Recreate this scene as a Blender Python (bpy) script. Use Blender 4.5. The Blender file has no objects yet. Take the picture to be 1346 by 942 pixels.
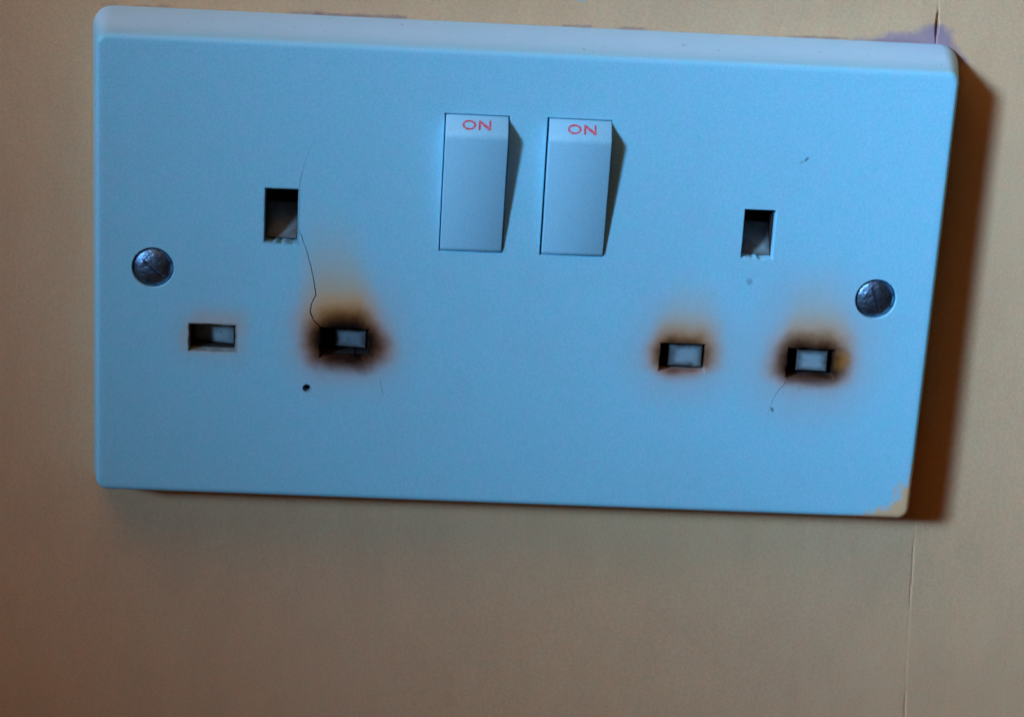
import bpy, bmesh, math, random
from mathutils import Vector, Matrix

random.seed(7)
S = 0.001                      # everything below is written in millimetres
scene = bpy.context.scene
COL = scene.collection
D = 9.25                       # how far the faceplate stands off the wall

# ------------------------------------------------------------------ camera
cam_d = bpy.data.cameras.new('camera')
cam = bpy.data.objects.new('camera', cam_d)
COL.objects.link(cam)
scene.camera = cam
yaw, pitch, roll = -0.05584, -0.33933, -0.05861
Rz = Matrix.Rotation(yaw, 3, 'Z')
Rx = Matrix.Rotation(pitch, 3, 'X')
Ry = Matrix.Rotation(roll, 3, 'Y')
R = Rz @ Rx @ Ry
right, fwd, up = R.col[0], R.col[1], R.col[2]
m = Matrix.Identity(4)
for i in range(3):
    m[i][0], m[i][1], m[i][2] = right[i], up[i], -fwd[i]
m.translation = Vector((-22.35, -402.47, 125.98)) * S
cam.matrix_world = m
cam_d.sensor_width = 36.0
cam_d.lens = 3203.4 / 1346.0 * 36.0
cam_d.clip_start = 0.01
cam_d.clip_end = 50.0

# ------------------------------------------------------------------ light
world = bpy.data.worlds.new('World')
scene.world = world
world.use_nodes = True
bg = world.node_tree.nodes['Background']
bg.inputs['Color'].default_value = (1.0, 0.40, 0.15, 1)
bg.inputs['Strength'].default_value = 0.039


def area_light(name, pos, target, size, size_y, energy, color, spread):
    d = bpy.data.lights.new(name, 'AREA')
    d.shape = 'RECTANGLE'
    d.size, d.size_y = size, size_y
    d.energy, d.color, d.spread = energy, color, spread
    o = bpy.data.objects.new(name, d)
    COL.objects.link(o)
    o.location = Vector(pos) * S
    z = (Vector(pos) - Vector(target)).normalized()
    x = Vector((0, 0, 1)).cross(z).normalized()
    y = z.cross(x)
    mm = Matrix((x, y, z)).transposed().to_4x4()
    mm.translation = o.location
    o.matrix_world = mm
    return o


# the window: tall and narrow, up to the left of the socket
area_light('window_light', (-860, -930, 590), (240, 0, 120), 0.28, 0.45, 1.20,
           (0.33, 0.60, 1.0), math.radians(19))
# the room's warm light overhead
area_light('ceiling_light', (-230, -290, 560), (-60, 0, 20), 0.5, 0.3, 0.58,
           (1.0, 0.46, 0.16), math.radians(150))

scene.view_settings.view_transform = 'Standard'
scene.view_settings.look = 'None'
scene.view_settings.gamma = 1.0
scene.view_settings.exposure = 0.07
scene.cycles.filter_width = 1.7
scene.cycles.max_bounces = 6
scene.cycles.diffuse_bounces = 4


# ------------------------------------------------------------------ node helper
class NT:
    def __init__(self, name):
        self.mat = bpy.data.materials.new(name)
        self.mat.use_nodes = True
        self.t = self.mat.node_tree
        self.n, self.l = self.t.nodes, self.t.links
        self.bsdf = self.n['Principled BSDF']

    def put(self, sock, v):
        if isinstance(v, bpy.types.NodeSocket):
            self.l.new(v, sock)
        elif isinstance(v, (tuple, list)) and len(v) == 3 and sock.type == 'RGBA':
            sock.default_value = (*v, 1)
        else:
            sock.default_value = v

    def M(self, op, a, b=0.0, c=0.0, clamp=False):
        nd = self.n.new('ShaderNodeMath')
        nd.operation = op
        nd.use_clamp = clamp
        for i, v in enumerate((a, b, c)):
            self.put(nd.inputs[i], v)
        return nd.outputs[0]

    def step(self, v, lo, hi, a=0.0, b=1.0):
        nd = self.n.new('ShaderNodeMapRange')
        nd.interpolation_type = 'SMOOTHSTEP'
        self.put(nd.inputs['Value'], v)
        for k, x in (('From Min', lo), ('From Max', hi), ('To Min', a), ('To Max', b)):
            self.put(nd.inputs[k], x)
        return nd.outputs[0]

    def mix(self, f, a, b, blend='MIX'):
        nd = self.n.new('ShaderNodeMix')
        nd.data_type = 'RGBA'
        nd.blend_type = blend
        self.put(nd.inputs[0], f)
        self.put(nd.inputs[6], a)
        self.put(nd.inputs[7], b)
        return nd.outputs[2]

    def coords(self):
        tc = self.n.new('ShaderNodeTexCoord')
        vm = self.n.new('ShaderNodeVectorMath')
        vm.operation = 'SCALE'
        self.l.new(tc.outputs['Object'], vm.inputs[0])
        vm.inputs['Scale'].default_value = 1000.0
        self.P = vm.outputs[0]
        sp = self.n.new('ShaderNodeSeparateXYZ')
        self.l.new(self.P, sp.inputs[0])
        return sp.outputs[0], sp.outputs[1], sp.outputs[2]

    def noise(self, scale, detail=3.0, rough=0.55, stretch=None, off=0.0):
        v = self.P
        if stretch or off:
            mp = self.n.new('ShaderNodeMapping')
            mp.inputs['Scale'].default_value = stretch or (1, 1, 1)
            mp.inputs['Location'].default_value = (off, off * 1.7, off * 0.6)
            self.l.new(v, mp.inputs[0])
            v = mp.outputs[0]
        nd = self.n.new('ShaderNodeTexNoise')
        self.l.new(v, nd.inputs['Vector'])
        nd.inputs['Scale'].default_value = scale
        nd.inputs['Detail'].default_value = detail
        nd.inputs['Roughness'].default_value = rough
        return nd.outputs['Fac']

    def signed(self, n, amp):
        return self.M('MULTIPLY', self.M('SUBTRACT', n, 0.5), amp * 2)

    def bump(self, h, strength, dist):
        nd = self.n.new('ShaderNodeBump')
        nd.inputs['Strength'].default_value = strength
        nd.inputs['Distance'].default_value = dist
        self.l.new(h, nd.inputs['Height'])
        self.l.new(nd.outputs[0], self.bsdf.inputs['Normal'])

    def boxdist(self, x, z, cx, cz, hx, hz, upk=1.0, dnk=1.0, shear=0.0):
        """distance to a box, measured with the upward side stretched by upk"""
        dz = self.M('SUBTRACT', z, cz)
        xx = self.M('SUBTRACT', x, cx)
        if shear:
            xx = self.M('SUBTRACT', xx, self.M('MULTIPLY', self.M('MAXIMUM', dz, 0.0), shear))
        qx = self.M('MAXIMUM', self.M('SUBTRACT', self.M('ABSOLUTE', xx), hx), 0.0)
        qu = self.M('DIVIDE', self.M('MAXIMUM', self.M('SUBTRACT', dz, hz), 0.0), upk)
        qd = self.M('DIVIDE', self.M('MAXIMUM', self.M('SUBTRACT', self.M('MULTIPLY', dz, -1.0), hz), 0.0), dnk)
        qz = self.M('ADD', qu, qd)
        return self.M('SQRT', self.M('ADD', self.M('MULTIPLY', qx, qx), self.M('MULTIPLY', qz, qz)))

    def segdist(self, x, z, a, b):
        ax, az = a
        bx, bz = b
        L2 = (bx - ax) ** 2 + (bz - az) ** 2
        px, pz = self.M('SUBTRACT', x, ax), self.M('SUBTRACT', z, az)
        t = self.M('DIVIDE', self.M('ADD', self.M('MULTIPLY', px, bx - ax), self.M('MULTIPLY', pz, bz - az)), L2, clamp=True)
        ex = self.M('SUBTRACT', px, self.M('MULTIPLY', t, bx - ax))
        ez = self.M('SUBTRACT', pz, self.M('MULTIPLY', t, bz - az))
        return self.M('SQRT', self.M('ADD', self.M('MULTIPLY', ex, ex), self.M('MULTIPLY', ez, ez))), t


PLASTIC = (0.275, 0.76, 0.89)


def plain_plastic(name, col, rough=0.42, spot=0.0):
    k = NT(name)
    k.coords()
    n1 = k.noise(0.35, 4)
    n2 = k.noise(3.2, 2)
    c = k.mix(k.M('MULTIPLY', n1, 0.22), col, tuple(v * 0.78 for v in col))
    c = k.mix(k.M('MULTIPLY', n2, 0.16), c, tuple(v * 0.86 for v in col))
    s1 = k.step(k.noise(3.4, 1, 0.5, off=6), 0.30, 0.70)
    s2 = k.step(k.noise(2.8, 1, 0.5, off=66), 0.30, 0.70)
    c = k.mix(k.M('MULTIPLY', s1, 0.4), c, k.mix(1.0, c, (0.68, 0.80, 0.86), 'MULTIPLY'))
    c = k.mix(k.M('MULTIPLY', s2, 0.5), c, k.mix(1.0, c, (1.30, 1.02, 0.94), 'MULTIPLY'))
    if spot:
        g = k.step(k.noise(0.6, 5, 0.65, off=13), 0.52, 0.75)
        c = k.mix(k.M('MULTIPLY', g, spot), c, (0.05, 0.035, 0.025))
    k.put(k.bsdf.inputs['Base Color'], c)
    k.bsdf.inputs['Roughness'].default_value = rough
    k.bsdf.inputs['Specular IOR Level'].default_value = 0.4
    k.bump(n2, 0.10, 0.00006)
    return k.mat


# pin holes: centre x, centre z, half width, half height
HOLES = {
    'left_earth': (-40.35, 10.6, 2.72, 4.6),
    'left_live': (-51.55, -11.55, 3.9, 2.35),
    'left_neutral': (-29.0, -11.6, 4.0, 2.55),
    'right_earth': (40.1, 10.9, 2.65, 4.25),
    'right_live': (28.9, -11.7, 3.9, 2.5),
    'right_neutral': (51.25, -11.85, 3.98, 2.6),
}


def faceplate_material():
    k = NT('scorched_pale_blue_plastic')
    x, y, z = k.coords()
    warp = k.signed(k.noise(0.16, 3, 0.6), 1.3)
    warp2 = k.signed(k.noise(0.16, 3, 0.6, off=31), 1.3)
    fine = k.signed(k.noise(1.4, 4, 0.7, off=5), 0.28)
    xw, zw = k.M('ADD', x, warp), k.M('ADD', z, warp2)
    n1 = k.noise(0.06, 4)
    n2 = k.noise(2.6, 2)
    c = k.mix(k.M('MULTIPLY', n1, 0.30), PLASTIC, (0.23, 0.68, 0.82))
    # old grime, handling marks and a fine speckle in the moulding
    grime = k.step(k.noise(0.045, 5, 0.68, off=51), 0.46, 0.72)
    c = k.mix(k.M('MULTIPLY', grime, 0.16), c, (0.34, 0.55, 0.62))
    scr = k.step(k.noise(0.35, 3, 0.6, stretch=(0.12, 1, 4.0), off=23), 0.66, 0.74)
    c = k.mix(k.M('MULTIPLY', scr, 0.10), c, (0.42, 0.72, 0.84))
    bl = k.step(k.noise(0.42, 2, 0.5, off=63), 0.32, 0.68)
    c = k.mix(bl, c, k.mix(1.0, c, (1.16, 0.98, 1.02), 'MULTIPLY'))
    sp1 = k.step(k.noise(3.5, 1, 0.5), 0.30, 0.70)
    sp2 = k.step(k.noise(2.9, 1, 0.5, off=91), 0.30, 0.70)
    c = k.mix(k.M('MULTIPLY', sp1, 0.42), c, k.mix(1.0, c, (0.66, 0.78, 0.84), 'MULTIPLY'))
    c = k.mix(k.M('MULTIPLY', sp2, 0.5), c, k.mix(1.0, c, (1.28, 1.02, 0.94), 'MULTIPLY'))

    def layer(c, key, r, col, amt, upk, dnk=1.0, shear=0.0, lo=0.0, warped=True, grow=0.0, power=1.0):
        cx, cz, hx, hz = HOLES[key]
        d = k.boxdist(xw if warped else x, zw if warped else z, cx, cz, hx + grow, hz + grow, upk, dnk, shear)
        d = k.M('ADD', d, fine)
        f = k.step(d, lo, r, 1.0, 0.0)
        if power != 1.0:
            f = k.M('POWER', f, power)
        return k.mix(k.M('MULTIPLY', f, amt), c, col)

    ochre, tan, brown, dark, black = (0.80, 0.46, 0.05), (0.66, 0.42, 0.20), (0.50, 0.125, 0.02), (0.085, 0.018, 0.006), (0.006, 0.004, 0.004)
    mauve = (0.47, 0.50, 0.50)
    # wide smoky halos
    c = layer(c, 'left_neutral', 12.0, mauve, 0.70, 1.5, grow=-1.5)
    c = layer(c, 'right_neutral', 14.0, mauve, 0.70, 1.5, grow=-1.5)
    c = layer(c, 'right_live', 11.0, mauve, 0.62, 1.4, grow=-1.5)
    c = layer(c, 'left_live', 6.0, mauve, 0.36, 1.3, grow=-1.0)
    # yellowed plumes above the hot pins
    c = layer(c, 'left_neutral', 6.4, ochre, 0.60, 4.2, 0.6, -0.16, grow=-2.2)
    c = layer(c, 'left_neutral', 8.0, (0.80, 0.34, 0.02), 0.80, 1.60, 0.6, -0.14, grow=-1.8)
    c = layer(c, 'right_live', 6.0, (0.72, 0.36, 0.06), 0.64, 1.45, 0.5, 0.05, grow=-1.6)
    c = layer(c, 'right_neutral', 7.6, (0.74, 0.36, 0.06), 0.62, 1.40, 0.6, 0.08, grow=-1.6)
    c = layer(c, 'left_live', 3.6, tan, 0.45, 1.6, 0.7, 0.3, grow=-1.0)
    c = layer(c, 'right_live', 5.2, ochre, 0.42, 3.2, 0.4, 0.08, grow=-2.2)
    c = layer(c, 'right_neutral', 6.0, ochre, 0.38, 3.4, 0.5, 0.0, grow=-2.2)
    # browned rings
    c = layer(c, 'left_neutral', 9.2, brown, 0.80, 1.08, 0.86, -0.05, grow=-2.3)
    c = layer(c, 'right_neutral', 8.2, brown, 0.86, 1.10, 0.82, -0.03, grow=-2.3)
    c = layer(c, 'right_live', 6.4, brown, 0.80, 1.25, 0.76, grow=-2.2)
    c = layer(c, 'left_neutral', 7.2, dark, 0.95, 1.04, 0.90, -0.05, grow=-2.3)
    c = layer(c, 'right_neutral', 6.6, dark, 0.95, 1.05, 0.80, -0.06, grow=-2.3)
    c = layer(c, 'right_live', 4.9, dark, 0.82, 1.25, 0.72, grow=-2.2)
    # char at the rims
    c = layer(c, 'left_neutral', 6.9, black, 1.0, 1.10, 0.88, -0.05, lo=2.0, grow=-2.3)
    c = layer(c, 'right_neutral', 5.9, black, 0.97, 1.10, 0.82, -0.08, lo=1.8, grow=-2.3)
    c = layer(c, 'right_live', 3.9, black, 0.88, 1.15, 0.72, lo=1.0, grow=-2.2)
    c = layer(c, 'left_live', 0.45, (0.04, 0.03, 0.03), 0.55, 1.3, 0.6, warped=False)
    c = layer(c, 'left_earth', 0.5, (0.05, 0.05, 0.06), 0.45, 1.0, 1.2, warped=False)
    # ochre smudge right of the right-hand neutral pin
    d, t = k.segdist(xw, zw, (57.0, -10.6), (56.8, -11.6))
    c = k.mix(k.M('MULTIPLY', k.step(d, 0.0, 2.0, 1, 0), 0.5), c, (0.55, 0.22, 0.02))

    # wall paint smeared over the lower right corner
    u = k.M('SQRT', k.M('MAXIMUM', k.M('SUBTRACT', 71.4, x), 0.0))
    v_ = k.M('SQRT', k.M('MAXIMUM', k.M('ADD', z, 40.2), 0.0))
    rag = k.signed(k.noise(0.6, 4, 0.68, off=3), 1.5)
    f = k.step(k.M('ADD', k.M('SUBTRACT', 3.75, k.M('ADD', u, v_)), rag), -0.5, 0.6)
    paint = k.mix(k.noise(0.9, 3, off=8), (0.92, 0.49, 0.14), (0.84, 0.52, 0.24))
    c = k.mix(k.M('MULTIPLY', f, 0.9), c, paint)
    # warm overhead light put into the upper side's colour; specks of dried paint
    top = k.step(z, 39.6, 41.2)
    top_light = k.step(k.noise(0.10, 5, 0.62, stretch=(1, 1, 1.6), off=2), 0.20, 0.80, 0.75, 1.0)
    c = k.mix(k.M('MULTIPLY', k.M('MULTIPLY', top, top_light), 0.65), c, (0.64, 0.84, 0.95))
    speck = k.step(k.noise(0.9, 2, 0.5, off=44), 0.70, 0.76)
    c = k.mix(k.M('MULTIPLY', k.M('MULTIPLY', top, speck), 0.5), c, (0.33, 0.27, 0.36))
    # scuffs and flecks on the face
    for a, b, r, amt in (((46.8, 24.1), (47.15, 24.5), 0.26, 0.7), ((46.1, 23.7), (46.3, 23.8), 0.22, 0.4), ((39.2, 2.6), (39.3, 2.4), 0.75, 0.35),
                         ((45.2, -20.3), (45.3, -20.7), 0.34, 0.7), ((-22.75, -18.0), (-22.25, -20.5), 0.14, 0.35), ((-35.31, -19.92), (-35.3, -19.9), 0.95, 0.95)):
        d, t = k.segdist(x, z, a, b)
        d = k.M('ADD', d, k.M('MULTIPLY', fine, 0.25))
        c = k.mix(k.M('MULTIPLY', k.step(d, r * 0.3, r, 1, 0), amt), c, (0.06, 0.06, 0.09))
    g = k.step(k.noise(0.8, 2, 0.5, off=77), 0.755, 0.80)
    c = k.mix(k.M('MULTIPLY', g, 0.16), c, (0.18, 0.24, 0.32))

    k.put(k.bsdf.inputs['Base Color'], c)
    cx, cz, hx, hz = HOLES['left_neutral']
    burnt = k.step(k.boxdist(xw, zw, cx, cz, hx, hz, 1.3), 1.0, 6.0, 1, 0)
    cx, cz, hx, hz = HOLES['right_neutral']
    burnt = k.M('MAXIMUM', burnt, k.step(k.boxdist(xw, zw, cx, cz, hx, hz, 1.3), 0.6, 4.0, 1, 0))
    k.put(k.bsdf.inputs['Roughness'], k.M('ADD', 0.40, k.M('MULTIPLY', burnt, 0.5)))
    k.put(k.bsdf.inputs['Specular IOR Level'], k.M('SUBTRACT', 0.4, k.M('MULTIPLY', burnt, 0.36)))
    blister = k.M('MULTIPLY', k.M('MULTIPLY', k.noise(1.1, 4, 0.6, off=21), burnt), 3.0)
    k.bump(k.M('ADD', k.M('MULTIPLY', n2, 0.3), blister), 0.35, 0.00012)
    return k.mat


def wall_material():
    k = NT('peach_wall_paint')
    x, y, z = k.coords()
    big = k.noise(0.014, 4, 0.55)
    mid = k.noise(0.09, 5, 0.6, stretch=(1.6, 1, 0.7), off=4)
    roller = k.noise(0.9, 4, 0.6, off=9)
    grain = k.noise(3.2, 1)
    c = k.mix(k.step(big, 0.32, 0.68), (0.78, 0.51, 0.270), (0.755, 0.515, 0.295))
    c = k.mix(k.M('MULTIPLY', k.step(mid, 0.35, 0.7), 0.35), c, (0.65, 0.43, 0.245))
    g1 = k.step(grain, 0.30, 0.70)
    bl = k.step(k.noise(0.40, 2, 0.5, off=57), 0.32, 0.68)
    c = k.mix(bl, c, k.mix(1.0, c, (1.05, 0.97, 0.97), 'MULTIPLY'))
    g2 = k.step(k.noise(2.5, 1, 0.5, off=71), 0.30, 0.70)
    c = k.mix(k.M('MULTIPLY', g1, 0.5), c, k.mix(1.0, c, (0.78, 0.76, 0.72), 'MULTIPLY'))
    c = k.mix(k.M('MULTIPLY', g2, 0.5), c, k.mix(1.0, c, (1.14, 1.02, 0.80), 'MULTIPLY'))
    # faint scuffs
    sc = k.step(k.noise(0.05, 5, 0.65, off=61), 0.60, 0.74)
    c = k.mix(k.M('MULTIPLY', sc, 0.16), c, (0.42, 0.28, 0.19))
    warp = k.signed(k.noise(0.5, 4, 0.65, off=17), 1.3)
    # old lilac paint showing round the top right corner
    lilac = k.mix(k.noise(0.8, 3, off=29), (0.34, 0.22, 0.27), (0.44, 0.29, 0.28))
    for a, b, r0, r1, amt in (((54, 42.4), (69, 43.6), 0.4, 2.5, 0.92), ((68.5, 44.0), (73.4, 40.2), 2.1, 0.8, 0.92)):
        d, t = k.segdist(x, z, a, b)
        r = k.M('ADD', k.M('MULTIPLY', t, r1 - r0), r0)
        dd = k.M('SUBTRACT', k.M('ADD', d, warp), r)
        c = k.mix(k.M('MULTIPLY', k.step(dd, -1.1, 0.7, 1, 0), amt), c, lilac)
    # grime in the joint along the upper edge of the plate
    for xa, xb, r, amt in ((-40, -35, 0.75, 0.55), (-36, -21, 0.5, 0.8), (-66, -60, 0.3, 0.5), (5.5, 10, 0.4, 0.7), (14.5, 19.5, 0.45, 0.7), (43, 53.5, 0.35, 0.8), (58, 66, 0.6, 0.4), (-71, -69, 0.6, 0.6)):
        d, t = k.segdist(x, z, (xa, 43.0), (xb, 43.15))
        d = k.M('ADD', d, k.M('MULTIPLY', warp, 0.45))
        c = k.mix(k.M('MULTIPLY', k.step(d, -0.1, r, 1, 0), amt * 0.75), c, (0.24, 0.15, 0.18))
    # small marks
    for a, b, r, col, amt in (((6.6, 48.0), (8.4, 47.5), 0.55, (0.30, 0.55, 0.62), 0.85), ((95.5, -8.5), (95.8, -9.3), 0.6, (0.30, 0.2, 0.14), 0.5)):
        d, t = k.segdist(x, z, a, b)
        d = k.M('ADD', d, k.M('MULTIPLY', warp, 0.3))
        c = k.mix(k.M('MULTIPLY', k.step(d, r * 0.3, r, 1, 0), amt), c, col)
    k.put(k.bsdf.inputs['Base Color'], c)
    k.bsdf.inputs['Roughness'].default_value = 0.62
    k.bsdf.inputs['Specular IOR Level'].default_value = 0.3
    h = k.M('ADD', k.M('MULTIPLY', roller, 0.5), k.M('ADD', k.M('MULTIPLY', grain, 0.12), k.M('MULTIPLY', mid, 1.6)))
    k.bump(h, 0.45, 0.00022)
    return k.mat


# ------------------------------------------------------------------ mesh helpers
def mesh_from(name, verts, faces, mat=None, sharp=None):
    me = bpy.data.meshes.new(name)
    me.from_pydata([tuple(c * S for c in v) for v in verts], [], faces)
    me.update()
    bm = bmesh.new()
    bm.from_mesh(me)
    bmesh.ops.recalc_face_normals(bm, faces=bm.faces)
    bm.to_mesh(me)
    bm.free()
    if mat:
        me.materials.append(mat)
    if sharp is not None:
        me.shade_smooth()
        me.set_sharp_from_angle(angle=math.radians(sharp))
    return me


def link(name, me, parent=None, loc=(0, 0, 0)):
    o = bpy.data.objects.new(name, me)
    COL.objects.link(o)
    o.parent = parent
    o.location = Vector(loc) * S
    return o


def loft(rings, cap_start=True, cap_end=True):
    n = len(rings[0])
    verts = [p for r in rings for p in r]
    faces = []
    for i in range(len(rings) - 1):
        for j in range(n):
            k = (j + 1) % n
            faces.append((i * n + j, i * n + k, (i + 1) * n + k, (i + 1) * n + j))
    if cap_start:
        faces.append(tuple(range(n)))
    if cap_end:
        faces.append(tuple((len(rings) - 1) * n + j for j in range(n)))
    return verts, faces


def rrect(w, h, r, y, cx=0, cz=0, seg=6):
    pts = []
    for sx, sz, a0 in ((1, 1, 0), (-1, 1, 90), (-1, -1, 180), (1, -1, 270)):
        for i in range(seg + 1):
            a = math.radians(a0 + 90 * i / seg)
            pts.append((cx + sx * (w / 2 - r) + r * math.cos(a), y, cz + sz * (h / 2 - r) + r * math.sin(a)))
    return pts


# ------------------------------------------------------------------ wall (setting)
def seam_x(z):
    base = 68.3 + (50.45 - z) * 0.0668
    return base + 0.16 * math.sin(z * 0.11) + 0.05 * math.sin(z * 0.8 + 1) + 0.03 * math.sin(z * 2.1)


def build_wall():
    offs = [-620, -260, -160, -110, -80, -60, -40, -25, -14, -7, -3, -1.2, -0.5, -0.17, 0.0, 0.17, 0.5, 1.2, 3, 7, 14, 25, 40, 80, 200, 560]
    zs = [-420, -300, -200, -140] + [-110 + 1.25 * i for i in range(145)] + [90, 140, 220, 340, 480]
    verts, faces = [], []
    for z in zs:
        wide = 1.0 + 2.0 * math.exp(-((z - 46.0) / 2.0) ** 2)
        deep = 0.07 + 0.08 * math.sin(z * 0.21 + 0.6) + 0.05 * math.sin(z * 0.83)
        deep = max(deep, 0.015) + 1.2 * math.exp(-((z - 46.0) / 2.2) ** 2)
        if z > 48.6:
            deep *= 0.4
        for o in offs:
            x = seam_x(z) + o
            if abs(o) < 0.3:
                x = seam_x(z) + o * wide
            y = 0.0
            if o == 0.0:
                y = deep
            if -0.01 < o < 8:
                lip = 0.014 * (1 + 0.6 * math.sin(z * 0.4))
                y -= lip * math.exp(-o / 1.3) if o > 0 else 0.0
            elif -8 < o <= -0.1:
                y += 0.015 * math.exp(o / 1.5)
            y += 0.10 + 0.10 * math.sin(x * 0.045 + 0.7) * math.sin(z * 0.06 + 0.3)
            verts.append((x, y, z))
    n = len(offs)
    for i in range(len(zs) - 1):
        for j in range(n - 1):
            faces.append((i * n + j, i * n + j + 1, (i + 1) * n + j + 1, (i + 1) * n + j))
    me = mesh_from('wall', verts, faces, wall_material(), 50)
    # face the room
    if me.polygons[0].normal.y > 0:
        me.flip_normals()
    o = link('wall', me)
    o['kind'] = 'structure'
    return o


wall = build_wall()

# ------------------------------------------------------------------ the socket
socket = bpy.data.objects.new('double_socket', None)
COL.objects.link(socket)
socket.empty_display_size = 0.01
socket['label'] = 'scorched pale blue double wall socket with two switches on a peach wall'
socket['category'] = 'socket'

# faceplate body
WF, HF, WB, HB = 141.6, 79.0, 145.4, 85.8
rings = [rrect(WB, HB, 3.4, 0.0)]
fil = 1.15
ys = D - fil
ws, hs = WF + (WB - WF) * 0.16 + 0.5, HF + (HB - HF) * 0.16 + 0.5
rings.append(rrect(WB - 0.1, HB - 0.1, 3.4, -0.6))
rings.append(rrect((WB + ws) / 2, (HB + hs) / 2, 2.7, -ys * 0.52))
for i in range(7):
    a = math.radians(90 * i / 6)
    w = ws - 2 * fil * (1 - math.cos(a)) * 0.80
    h = hs - 2 * fil * (1 - math.cos(a)) * 0.95
    rings.append(rrect(w, h, 2.0 - 0.8 * (1 - math.cos(a)), -ys - fil * math.sin(a)))
wl, hl = w, h
rings.append(rrect(wl - 1.2, hl - 1.2, 0.8, -D))
v, f = loft(rings)
plate_me = mesh_from('faceplate', v, f)

# cutters
YF = -D


def cutter_from_poly(poly, depth, flare, flare_d):
    """poly: (x, z) outline; a prism going into the plate, flared a little at the face"""
    cx = sum(p[0] for p in poly) / len(poly)
    cz = sum(p[1] for p in poly) / len(poly)

    def ring(y, grow):
        out = []
        for px, pz in poly:
            dx, dz = px - cx, pz - cz
            out.append((px + math.copysign(grow, dx) if abs(dx) > 0.5 else px, y, pz + math.copysign(grow, dz) if abs(dz) > 0.5 else pz))
        return out
    k = (0.4 / flare_d) if flare_d else 0
    rs = [ring(YF - 0.4, flare * (1 + k)), ring(YF, flare), ring(YF + flare_d * 0.4, flare * 0.45), ring(YF + flare_d, 0.0), ring(YF + depth, 0.0)]
    return loft(rs)


def rect_poly(cx, cz, hx, hz, jit=0.0, sub=1, only_bottom=False):
    corners = [(cx - hx, cz - hz), (cx + hx, cz - hz), (cx + hx, cz + hz), (cx - hx, cz + hz)]
    out = []
    for i in range(4):
        a, b = corners[i], corners[(i + 1) % 4]
        ns = sub if (not only_bottom or i == 0) else 1
        for s in range(ns):
            t = s / ns
            px, pz = a[0] + (b[0] - a[0]) * t, a[1] + (b[1] - a[1]) * t
            if jit and ns > 1 and s > 0:
                if i in (0, 2):
                    pz += random.uniform(-jit, jit)
                else:
                    px += random.uniform(-jit, jit)
            out.append((px, pz))
    return out


cut_v, cut_f = [], []


def add_cut(vf):
    n = len(cut_v)
    cut_v.extend(vf[0])
    cut_f.extend([tuple(i + n for i in f) for f in vf[1]])


for key, (cx, cz, hx, hz) in HOLES.items():
    if key == 'left_neutral':
        poly, fl, fd = rect_poly(cx, cz, hx, hz, 0.32, 7), 0.35, 0.6
    elif key == 'right_neutral':
        poly, fl, fd = rect_poly(cx, cz, hx, hz, 0.20, 6), 0.30, 0.5
    elif key in ('left_earth', 'right_earth'):
        poly, fl, fd = rect_poly(cx, cz, hx, hz, 0.38 if key == 'left_earth' else 0.2, 8, True), 0.14, 0.25
    else:
        poly, fl, fd = rect_poly(cx, cz, hx, hz, 0.12, 5), 0.16, 0.3
    add_cut(cutter_from_poly(poly, D + 1.0, fl, fd))
SWITCHES = ((-8.42, 17.5), (8.6, 17.55))
SWW, SWH = 10.75, 23.75
for cx, cz in SWITCHES:
    add_cut(cutter_from_poly(rect_poly(cx, cz, SWW / 2, SWH / 2), 6.0, 0.10, 0.18))
SCREWS = ((-61.65, 0.55, -38.0), (61.2, 0.3, -68.0))


def circle_ring(cx, cz, r, y, n=40):
    return [(cx + r * math.cos(2 * math.pi * i / n), y, cz + r * math.sin(2 * math.pi * i / n)) for i in range(n)]


for cx, cz, a in SCREWS:
    add_cut(loft([circle_ring(cx, cz, 3.85, YF - 0.3), circle_ring(cx, cz, 3.6, YF), circle_ring(cx, cz, 3.45, YF + 0.25), circle_ring(cx, cz, 3.45, YF + 3.0)]))
# a small pit burnt under the left socket
add_cut(loft([[(-35.31 + rr * math.cos(i * 0.6283 + 0.2) * (1 + 0.15 * (i % 2)), yy, -19.92 + rr * math.sin(i * 0.6283 + 0.2)) for i in range(10)]
              for rr, yy in ((0.78, YF - 0.3), (0.68, YF), (0.60, YF + 0.4), (0.45, YF + 2.6))]))


def crack_cut(pts, widths, depth=0.9):
    """a thin wedge along a polyline on the face"""
    n = len(pts)
    rows = []
    for i, (px, pz) in enumerate(pts):
        a = pts[max(i - 1, 0)]
        b = pts[min(i + 1, n - 1)]
        tx, tz = b[0] - a[0], b[1] - a[1]
        L = math.hypot(tx, tz)
        nx, nz = -tz / L, tx / L
        w = widths[i] / 2
        rows.append([(px + nx * w, YF - 0.2, pz + nz * w), (px - nx * w, YF - 0.2, pz - nz * w),
                     (px - nx * w * 0.6, YF + depth, pz - nz * w * 0.6), (px + nx * w * 0.6, YF + depth, pz + nz * w * 0.6)])
    return loft(rows)


def densify(pts, widths, per=4, jit=0.06):
    op, ow = [], []
    for i in range(len(pts) - 1):
        for s in range(per):
            t = s / per
            j = jit if s else 0
            op.append((pts[i][0] * (1 - t) + pts[i + 1][0] * t + random.uniform(-j, j), pts[i][1] * (1 - t) + pts[i + 1][1] * t + random.uniform(-j, j)))
            ow.append(widths[i] * (1 - t) + widths[i + 1] * t)
    op.append(pts[-1])
    ow.append(widths[-1])
    return op, ow


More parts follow.
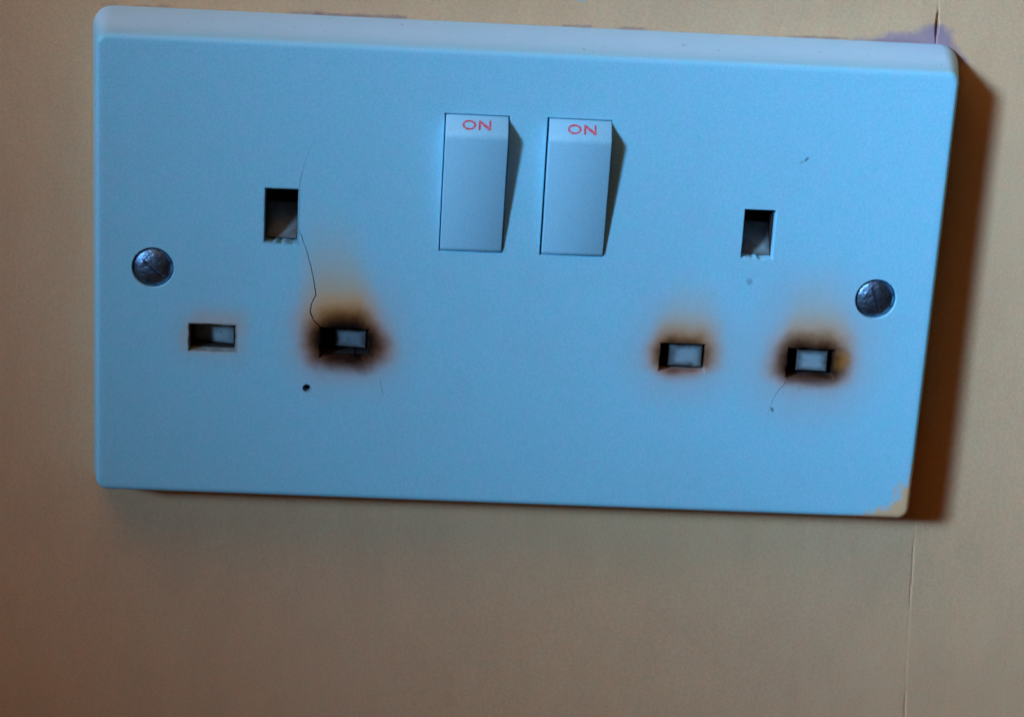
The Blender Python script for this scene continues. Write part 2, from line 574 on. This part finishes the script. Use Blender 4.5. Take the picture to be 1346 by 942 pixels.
CRACKS = [
    ([(-33.5, 28.4), (-35.2, 23.8), (-36.75, 19.8), (-37.35, 16.8), (-37.75, 14.6)], [0.004, 0.012, 0.03, 0.05, 0.08]),
    ([(-37.9, 9.4), (-36.9, 7.4), (-35.75, 4.0), (-34.7, 0.0), (-34.3, -2.2), (-34.25, -3.2), (-34.95, -4.9), (-35.05, -6.0), (-34.5, -7.6), (-32.3, -9.6)],
     [0.06, 0.10, 0.13, 0.16, 0.20, 0.20, 0.22, 0.26, 0.22, 0.25]),
    ([(47.6, -14.1), (46.9, -15.9), (45.85, -17.25), (45.1, -18.95), (44.65, -21.5)], [0.16, 0.13, 0.12, 0.08, 0.02]),
]

plate = link('faceplate', plate_me, socket)
cut_me = mesh_from('cutter', cut_v, cut_f)
cut_o = link('cutter', cut_me)
temps = [cut_o]
for pts, ws_ in CRACKS:
    p2, w2 = densify(pts, ws_)
    vf = crack_cut(p2, w2)
    temps.append(link('cutter', mesh_from('cutter', *vf)))
for t in temps:
    md = plate.modifiers.new('cut', 'BOOLEAN')
    md.operation = 'DIFFERENCE'
    md.solver = 'EXACT'
    md.object = t
dg = bpy.context.evaluated_depsgraph_get()
new_me = bpy.data.meshes.new_from_object(plate.evaluated_get(dg))
plate.modifiers.clear()
plate.data = new_me
new_me.name = 'faceplate'
for t in temps:
    bpy.data.objects.remove(t)
new_me.materials.clear()
new_me.materials.append(faceplate_material())
new_me.shade_smooth()
new_me.set_sharp_from_angle(angle=math.radians(28))

# ---- inside of each pin hole: a dark well with its shutter
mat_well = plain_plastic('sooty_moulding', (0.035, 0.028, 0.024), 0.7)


def shutter_material(name, col, soot, edge):
    k = NT(name)
    k.coords()
    tc = k.n.new('ShaderNodeTexCoord')
    sp = k.n.new('ShaderNodeSeparateXYZ')
    k.l.new(tc.outputs['Generated'], sp.inputs[0])
    w = k.signed(k.noise(0.55, 4, 0.6, off=19), 0.34)
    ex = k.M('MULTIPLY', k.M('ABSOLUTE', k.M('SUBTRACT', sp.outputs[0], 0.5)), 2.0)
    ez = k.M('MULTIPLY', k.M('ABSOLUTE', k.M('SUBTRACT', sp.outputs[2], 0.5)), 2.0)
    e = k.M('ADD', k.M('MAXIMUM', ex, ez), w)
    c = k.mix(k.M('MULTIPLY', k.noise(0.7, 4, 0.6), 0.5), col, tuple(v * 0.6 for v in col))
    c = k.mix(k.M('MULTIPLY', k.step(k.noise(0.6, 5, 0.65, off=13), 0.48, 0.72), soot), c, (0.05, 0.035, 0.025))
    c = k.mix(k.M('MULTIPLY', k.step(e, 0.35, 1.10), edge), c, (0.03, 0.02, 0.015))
    k.put(k.bsdf.inputs['Base Color'], c)
    k.bsdf.inputs['Roughness'].default_value = 0.6
    return k.mat


mat_shutter = shutter_material('pale_shutter_plastic', (0.26, 0.36, 0.37), 0.5, 0.6)
mat_shutter_burnt = shutter_material('burnt_shutter_plastic', (0.13, 0.20, 0.22), 0.6, 0.95)
mat_shutter_clean = shutter_material('sooted_shutter_plastic', (0.27, 0.40, 0.43), 0.45, 0.92)


def well(key, y0=2.2):
    cx, cz, hx, hz = HOLES[key]
    i, o = -0.06, 0.35
    y1 = D - 0.35
    # a five-sided tray with thickness, open towards the room
    def R_(g, y):
        return [(cx - hx - g, YF + y, cz - hz - g), (cx + hx + g, YF + y, cz - hz - g), (cx + hx + g, YF + y, cz + hz + g), (cx - hx - g, YF + y, cz + hz + g)]
    inner = 0.16
    vf = loft([R_(-0.08, y1), R_(-0.08, y0), R_(-inner, y0), R_(-inner, y1 - 0.3)])
    return link('socket_well', mesh_from('socket_well', *vf, mat_well), socket)


def shutter(key, x0, x1, z0, z1, yl, yr, yt=0.0, mat=None, tk=1.0):
    """sloping shutter leaf: yl / yr depth under the face at its left and right edge, yt extra at the top"""
    cx, cz, hx, hz = HOLES[key]
    b = 0.18
    ringf = [(x0, z0), (x1, z0), (x1, z1), (x0, z1)]

    def dep(px, pz):
        return yl + (yr - yl) * (px - x0) / (x1 - x0) + yt * (pz - z0) / (z1 - z0)
    mxx, mzz = (x0 + x1) / 2, (z0 + z1) / 2
    front = [(cx + px + math.copysign(b, mxx - px), YF + dep(px, pz), cz + pz + math.copysign(b, mzz - pz)) for px, pz in ringf]
    mid = [(cx + px, YF + dep(px, pz) + b, cz + pz) for px, pz in ringf]
    back = [(cx + px, YF + dep(px, pz) + tk, cz + pz) for px, pz in ringf]
    vf = loft([front, mid, back])
    o = link('shutter', mesh_from('shutter', *vf, mat or mat_shutter), socket)
    return o


for key in HOLES:
    well(key)
shutter('left_live', -3.6, 3.6, -2.05, 2.05, 4.6, 3.2)
shutter('left_neutral', -1.9, 3.6, -1.5, 1.75, 3.0, 2.2, mat=mat_shutter_burnt)
shutter('right_live', -2.3, 3.6, -2.1, 1.9, 1.7, 1.5, mat=mat_shutter_clean)
shutter('right_neutral', -2.35, 3.0, -1.75, 2.0, 1.4, 1.2, mat=mat_shutter_clean)


def earth_shutter(key, x0, x1, z0, z1, y_bot, y_top):
    """curved ramp that the earth pin pushes down"""
    cx, cz, hx, hz = HOLES[key]
    rows = []
    n = 8
    for i in range(n + 1):
        t = i / n
        zz = z0 + (z1 - z0) * t
        yy = y_bot + (y_top - y_bot) * (1 - (1 - t) ** 1.7)
        rows.append([(cx + x0, YF + yy, cz + zz), (cx + x1, YF + yy - 0.35, cz + zz), (cx + x1, YF + yy + 0.9, cz + zz), (cx + x0, YF + yy + 0.9, cz + zz)])
    link('shutter', mesh_from('shutter', *loft(rows), mat_shutter, 40), socket)


earth_shutter('left_earth', -2.5, 2.5, -4.4, 0.6, 2.3, 6.6)
earth_shutter('right_earth', -2.45, 2.45, -4.05, 0.4, 2.0, 6.6)

# ---- rocker switches
mat_rocker = plain_plastic('rocker_plastic', (0.35, 0.78, 0.94), 0.38)
k = NT('faded_red_print')
k.coords()
k.put(k.bsdf.inputs['Base Color'], k.mix(k.step(k.noise(2.2, 4, 0.7), 0.42, 0.68), (0.80, 0.03, 0.07), (0.66, 0.32, 0.42)))
k.bsdf.inputs['Roughness'].default_value = 0.5
mat_print = k.mat

RW, RH = 10.36, 23.42          # rocker width and height
TOPZ, RIDZ, BOTZ = RH / 2, RH / 2 - 2.75, -RH / 2
RIDH = 2.75


def rocker_mesh():
    # side profile (out, z), out = height above the face
    prof = [(-4.0, TOPZ), (-0.15, TOPZ), (0.08, TOPZ - 0.10)]
    # upper facet, rounded ridge, long facet
    prof += [(RIDH - 0.42, RIDZ + 0.42), (RIDH - 0.22, RIDZ + 0.20), (RIDH - 0.10, RIDZ - 0.05), (RIDH - 0.05, RIDZ - 0.35), (RIDH - 0.06, RIDZ - 0.7), (RIDH - 0.14, RIDZ - 1.3)]
    prof += [(0.55, BOTZ + 0.75), (0.36, BOTZ + 0.35), (0.05, BOTZ + 0.08), (-0.3, BOTZ), (-4.0, BOTZ)]
    e = 0.22
    secs = []
    for x, k_ in ((-RW / 2, 1.0), (-RW / 2 + e * 0.3, 0.3), (-RW / 2 + e, 0.0), (RW / 2 - e, 0.0), (RW / 2 - e * 0.3, 0.3), (RW / 2, 1.0)):
        ring = []
        for out, z in prof:
            o2 = out - (e * k_ if out > -0.2 else 0)
            z2 = z - math.copysign(e * k_ * 0.3, z)
            ring.append((x, -o2, z2))
        secs.append(ring)
    return loft(secs)


rock_me = mesh_from('rocker_switch', *rocker_mesh(), mat_rocker, 35)


def lettering_mesh():
    """the word ON laid on the upper facet; u across, v along the facet"""
    a = Vector((0.0, -0.08, TOPZ - 0.10))
    b = Vector((0.0, -(RIDH - 0.42), RIDZ + 0.42))
    dv = (a - b).normalized()
    nrm = Vector((1, 0, 0)).cross(dv)
    if nrm.y > 0:
        nrm.negate()
    c0 = b + (a - b) * 0.47
    H = 1.85
    th = 0.05
    verts, faces = [], []

    def P(u, v, lift):
        q = c0 + Vector((1, 0, 0)) * u + dv * v + nrm * lift
        return (q.x, q.y, q.z)

    def poly_prism(pts):
        n0 = len(verts)
        n = len(pts)
        for lift in (-0.02, th):
            for u, v_ in pts:
                verts.append(P(u, v_, lift))
        faces.append(tuple(n0 + i for i in range(n)))
        faces.append(tuple(n0 + n + i for i in range(n)))
        for i in range(n):
            j = (i + 1) % n
            faces.append((n0 + i, n0 + j, n0 + n + j, n0 + n + i))
    # O: ring of wedges around an ellipse
    cu, rx, rz, sw = -1.32, 1.14, H / 2, 0.33
    n = 28
    n0 = len(verts)
    for i in range(n):
        t = 2 * math.pi * i / n
        for lift in (-0.02, th):
            for s in (0, 1):
                ru, rv = rx - s * sw, rz - s * sw * 0.95
                verts.append(P(cu + ru * math.cos(t), rv * math.sin(t), lift))
    for i in range(n):
        p, q = n0 + 4 * i, n0 + 4 * ((i + 1) % n)
        faces.extend([(p + 2, q + 2, q + 3, p + 3), (p, q, q + 2, p + 2), (p + 1, q + 1, q + 3, p + 3), (p, q, q + 1, p + 1)])
    # N: one outline
    l, r, w = 0.24, 2.28, 0.31
    t_, b_ = H / 2, -H / 2
    poly_prism([(l, b_), (l, t_), (l + w * 1.05, t_), (r - w, b_ + 0.58), (r - w, t_), (r, t_), (r, b_), (r - w * 1.05, b_), (l + w, t_ - 0.58), (l + w, b_)])
    return verts, faces


let_me = mesh_from('lettering', *lettering_mesh(), mat_print)
for i, (cx, cz) in enumerate(SWITCHES):
    dx = (0.0, 0.14)[i]
    ro = link('rocker_switch', rock_me, socket, (cx + dx, YF, cz))
    lt = link('lettering', let_me, ro, (0.0 if i == 0 else 0.3, -0.01, 0))
    lt['label'] = 'red letters ON printed on the switch'

# ---- fixing screws
k = NT('dull_chromed_steel')
k.coords()
n = k.noise(0.7, 4, 0.6)
k.put(k.bsdf.inputs['Base Color'], k.mix(k.step(n, 0.4, 0.7), (0.22, 0.36, 0.50), (0.08, 0.13, 0.19)))
k.bsdf.inputs['Metallic'].default_value = 1.0
k.put(k.bsdf.inputs['Roughness'], k.M('ADD', 0.26, k.M('MULTIPLY', n, 0.3)))
k.bump(k.noise(0.55, 4, 0.6, off=37), 0.5, 0.0006)
mat_screw = k.mat


def screw_mesh():
    r = 3.36
    rings_ = [circle_ring(0, 0, r * 0.8, 2.4), circle_ring(0, 0, r, 0.75)]
    for i in range(1, 9):
        a = math.radians(90 * i / 9)
        rings_.append(circle_ring(0, 0, r * math.cos(a), 0.75 - 1.1 * math.sin(a)))
    return loft(rings_)


for i, (cx, cz, ang) in enumerate(SCREWS):
    so = link('screw', mesh_from('screw', *screw_mesh(), mat_screw), socket, (cx, YF, cz))
    # worn driver slot
    sl = [(-2.4, -0.3), (2.4, -0.3), (2.4, 0.3), (-2.4, 0.3)]
    ca, sa = math.cos(math.radians(ang)), math.sin(math.radians(ang))
    vf = loft([[(u * g * ca - w_ * g2 * sa, yy, u * g * sa + w_ * g2 * ca) for u, w_ in sl] for yy, g, g2 in ((-1.0, 1.1, 1.7), (-0.02, 0.95, 0.5))])
    co = link('cutter', mesh_from('cutter', *vf))
    co.location = so.location
    md = so.modifiers.new('cut', 'BOOLEAN')
    md.operation, md.solver, md.object = 'DIFFERENCE', 'EXACT', co
    bpy.context.view_layer.update()
    dg = bpy.context.evaluated_depsgraph_get()
    me2 = bpy.data.meshes.new_from_object(so.evaluated_get(dg))
    so.modifiers.clear()
    so.data = me2
    me2.name = 'screw'
    bpy.data.objects.remove(co)
    me2.materials.clear()
    me2.materials.append(mat_screw)
    me2.shade_smooth()
    me2.set_sharp_from_angle(angle=math.radians(60))
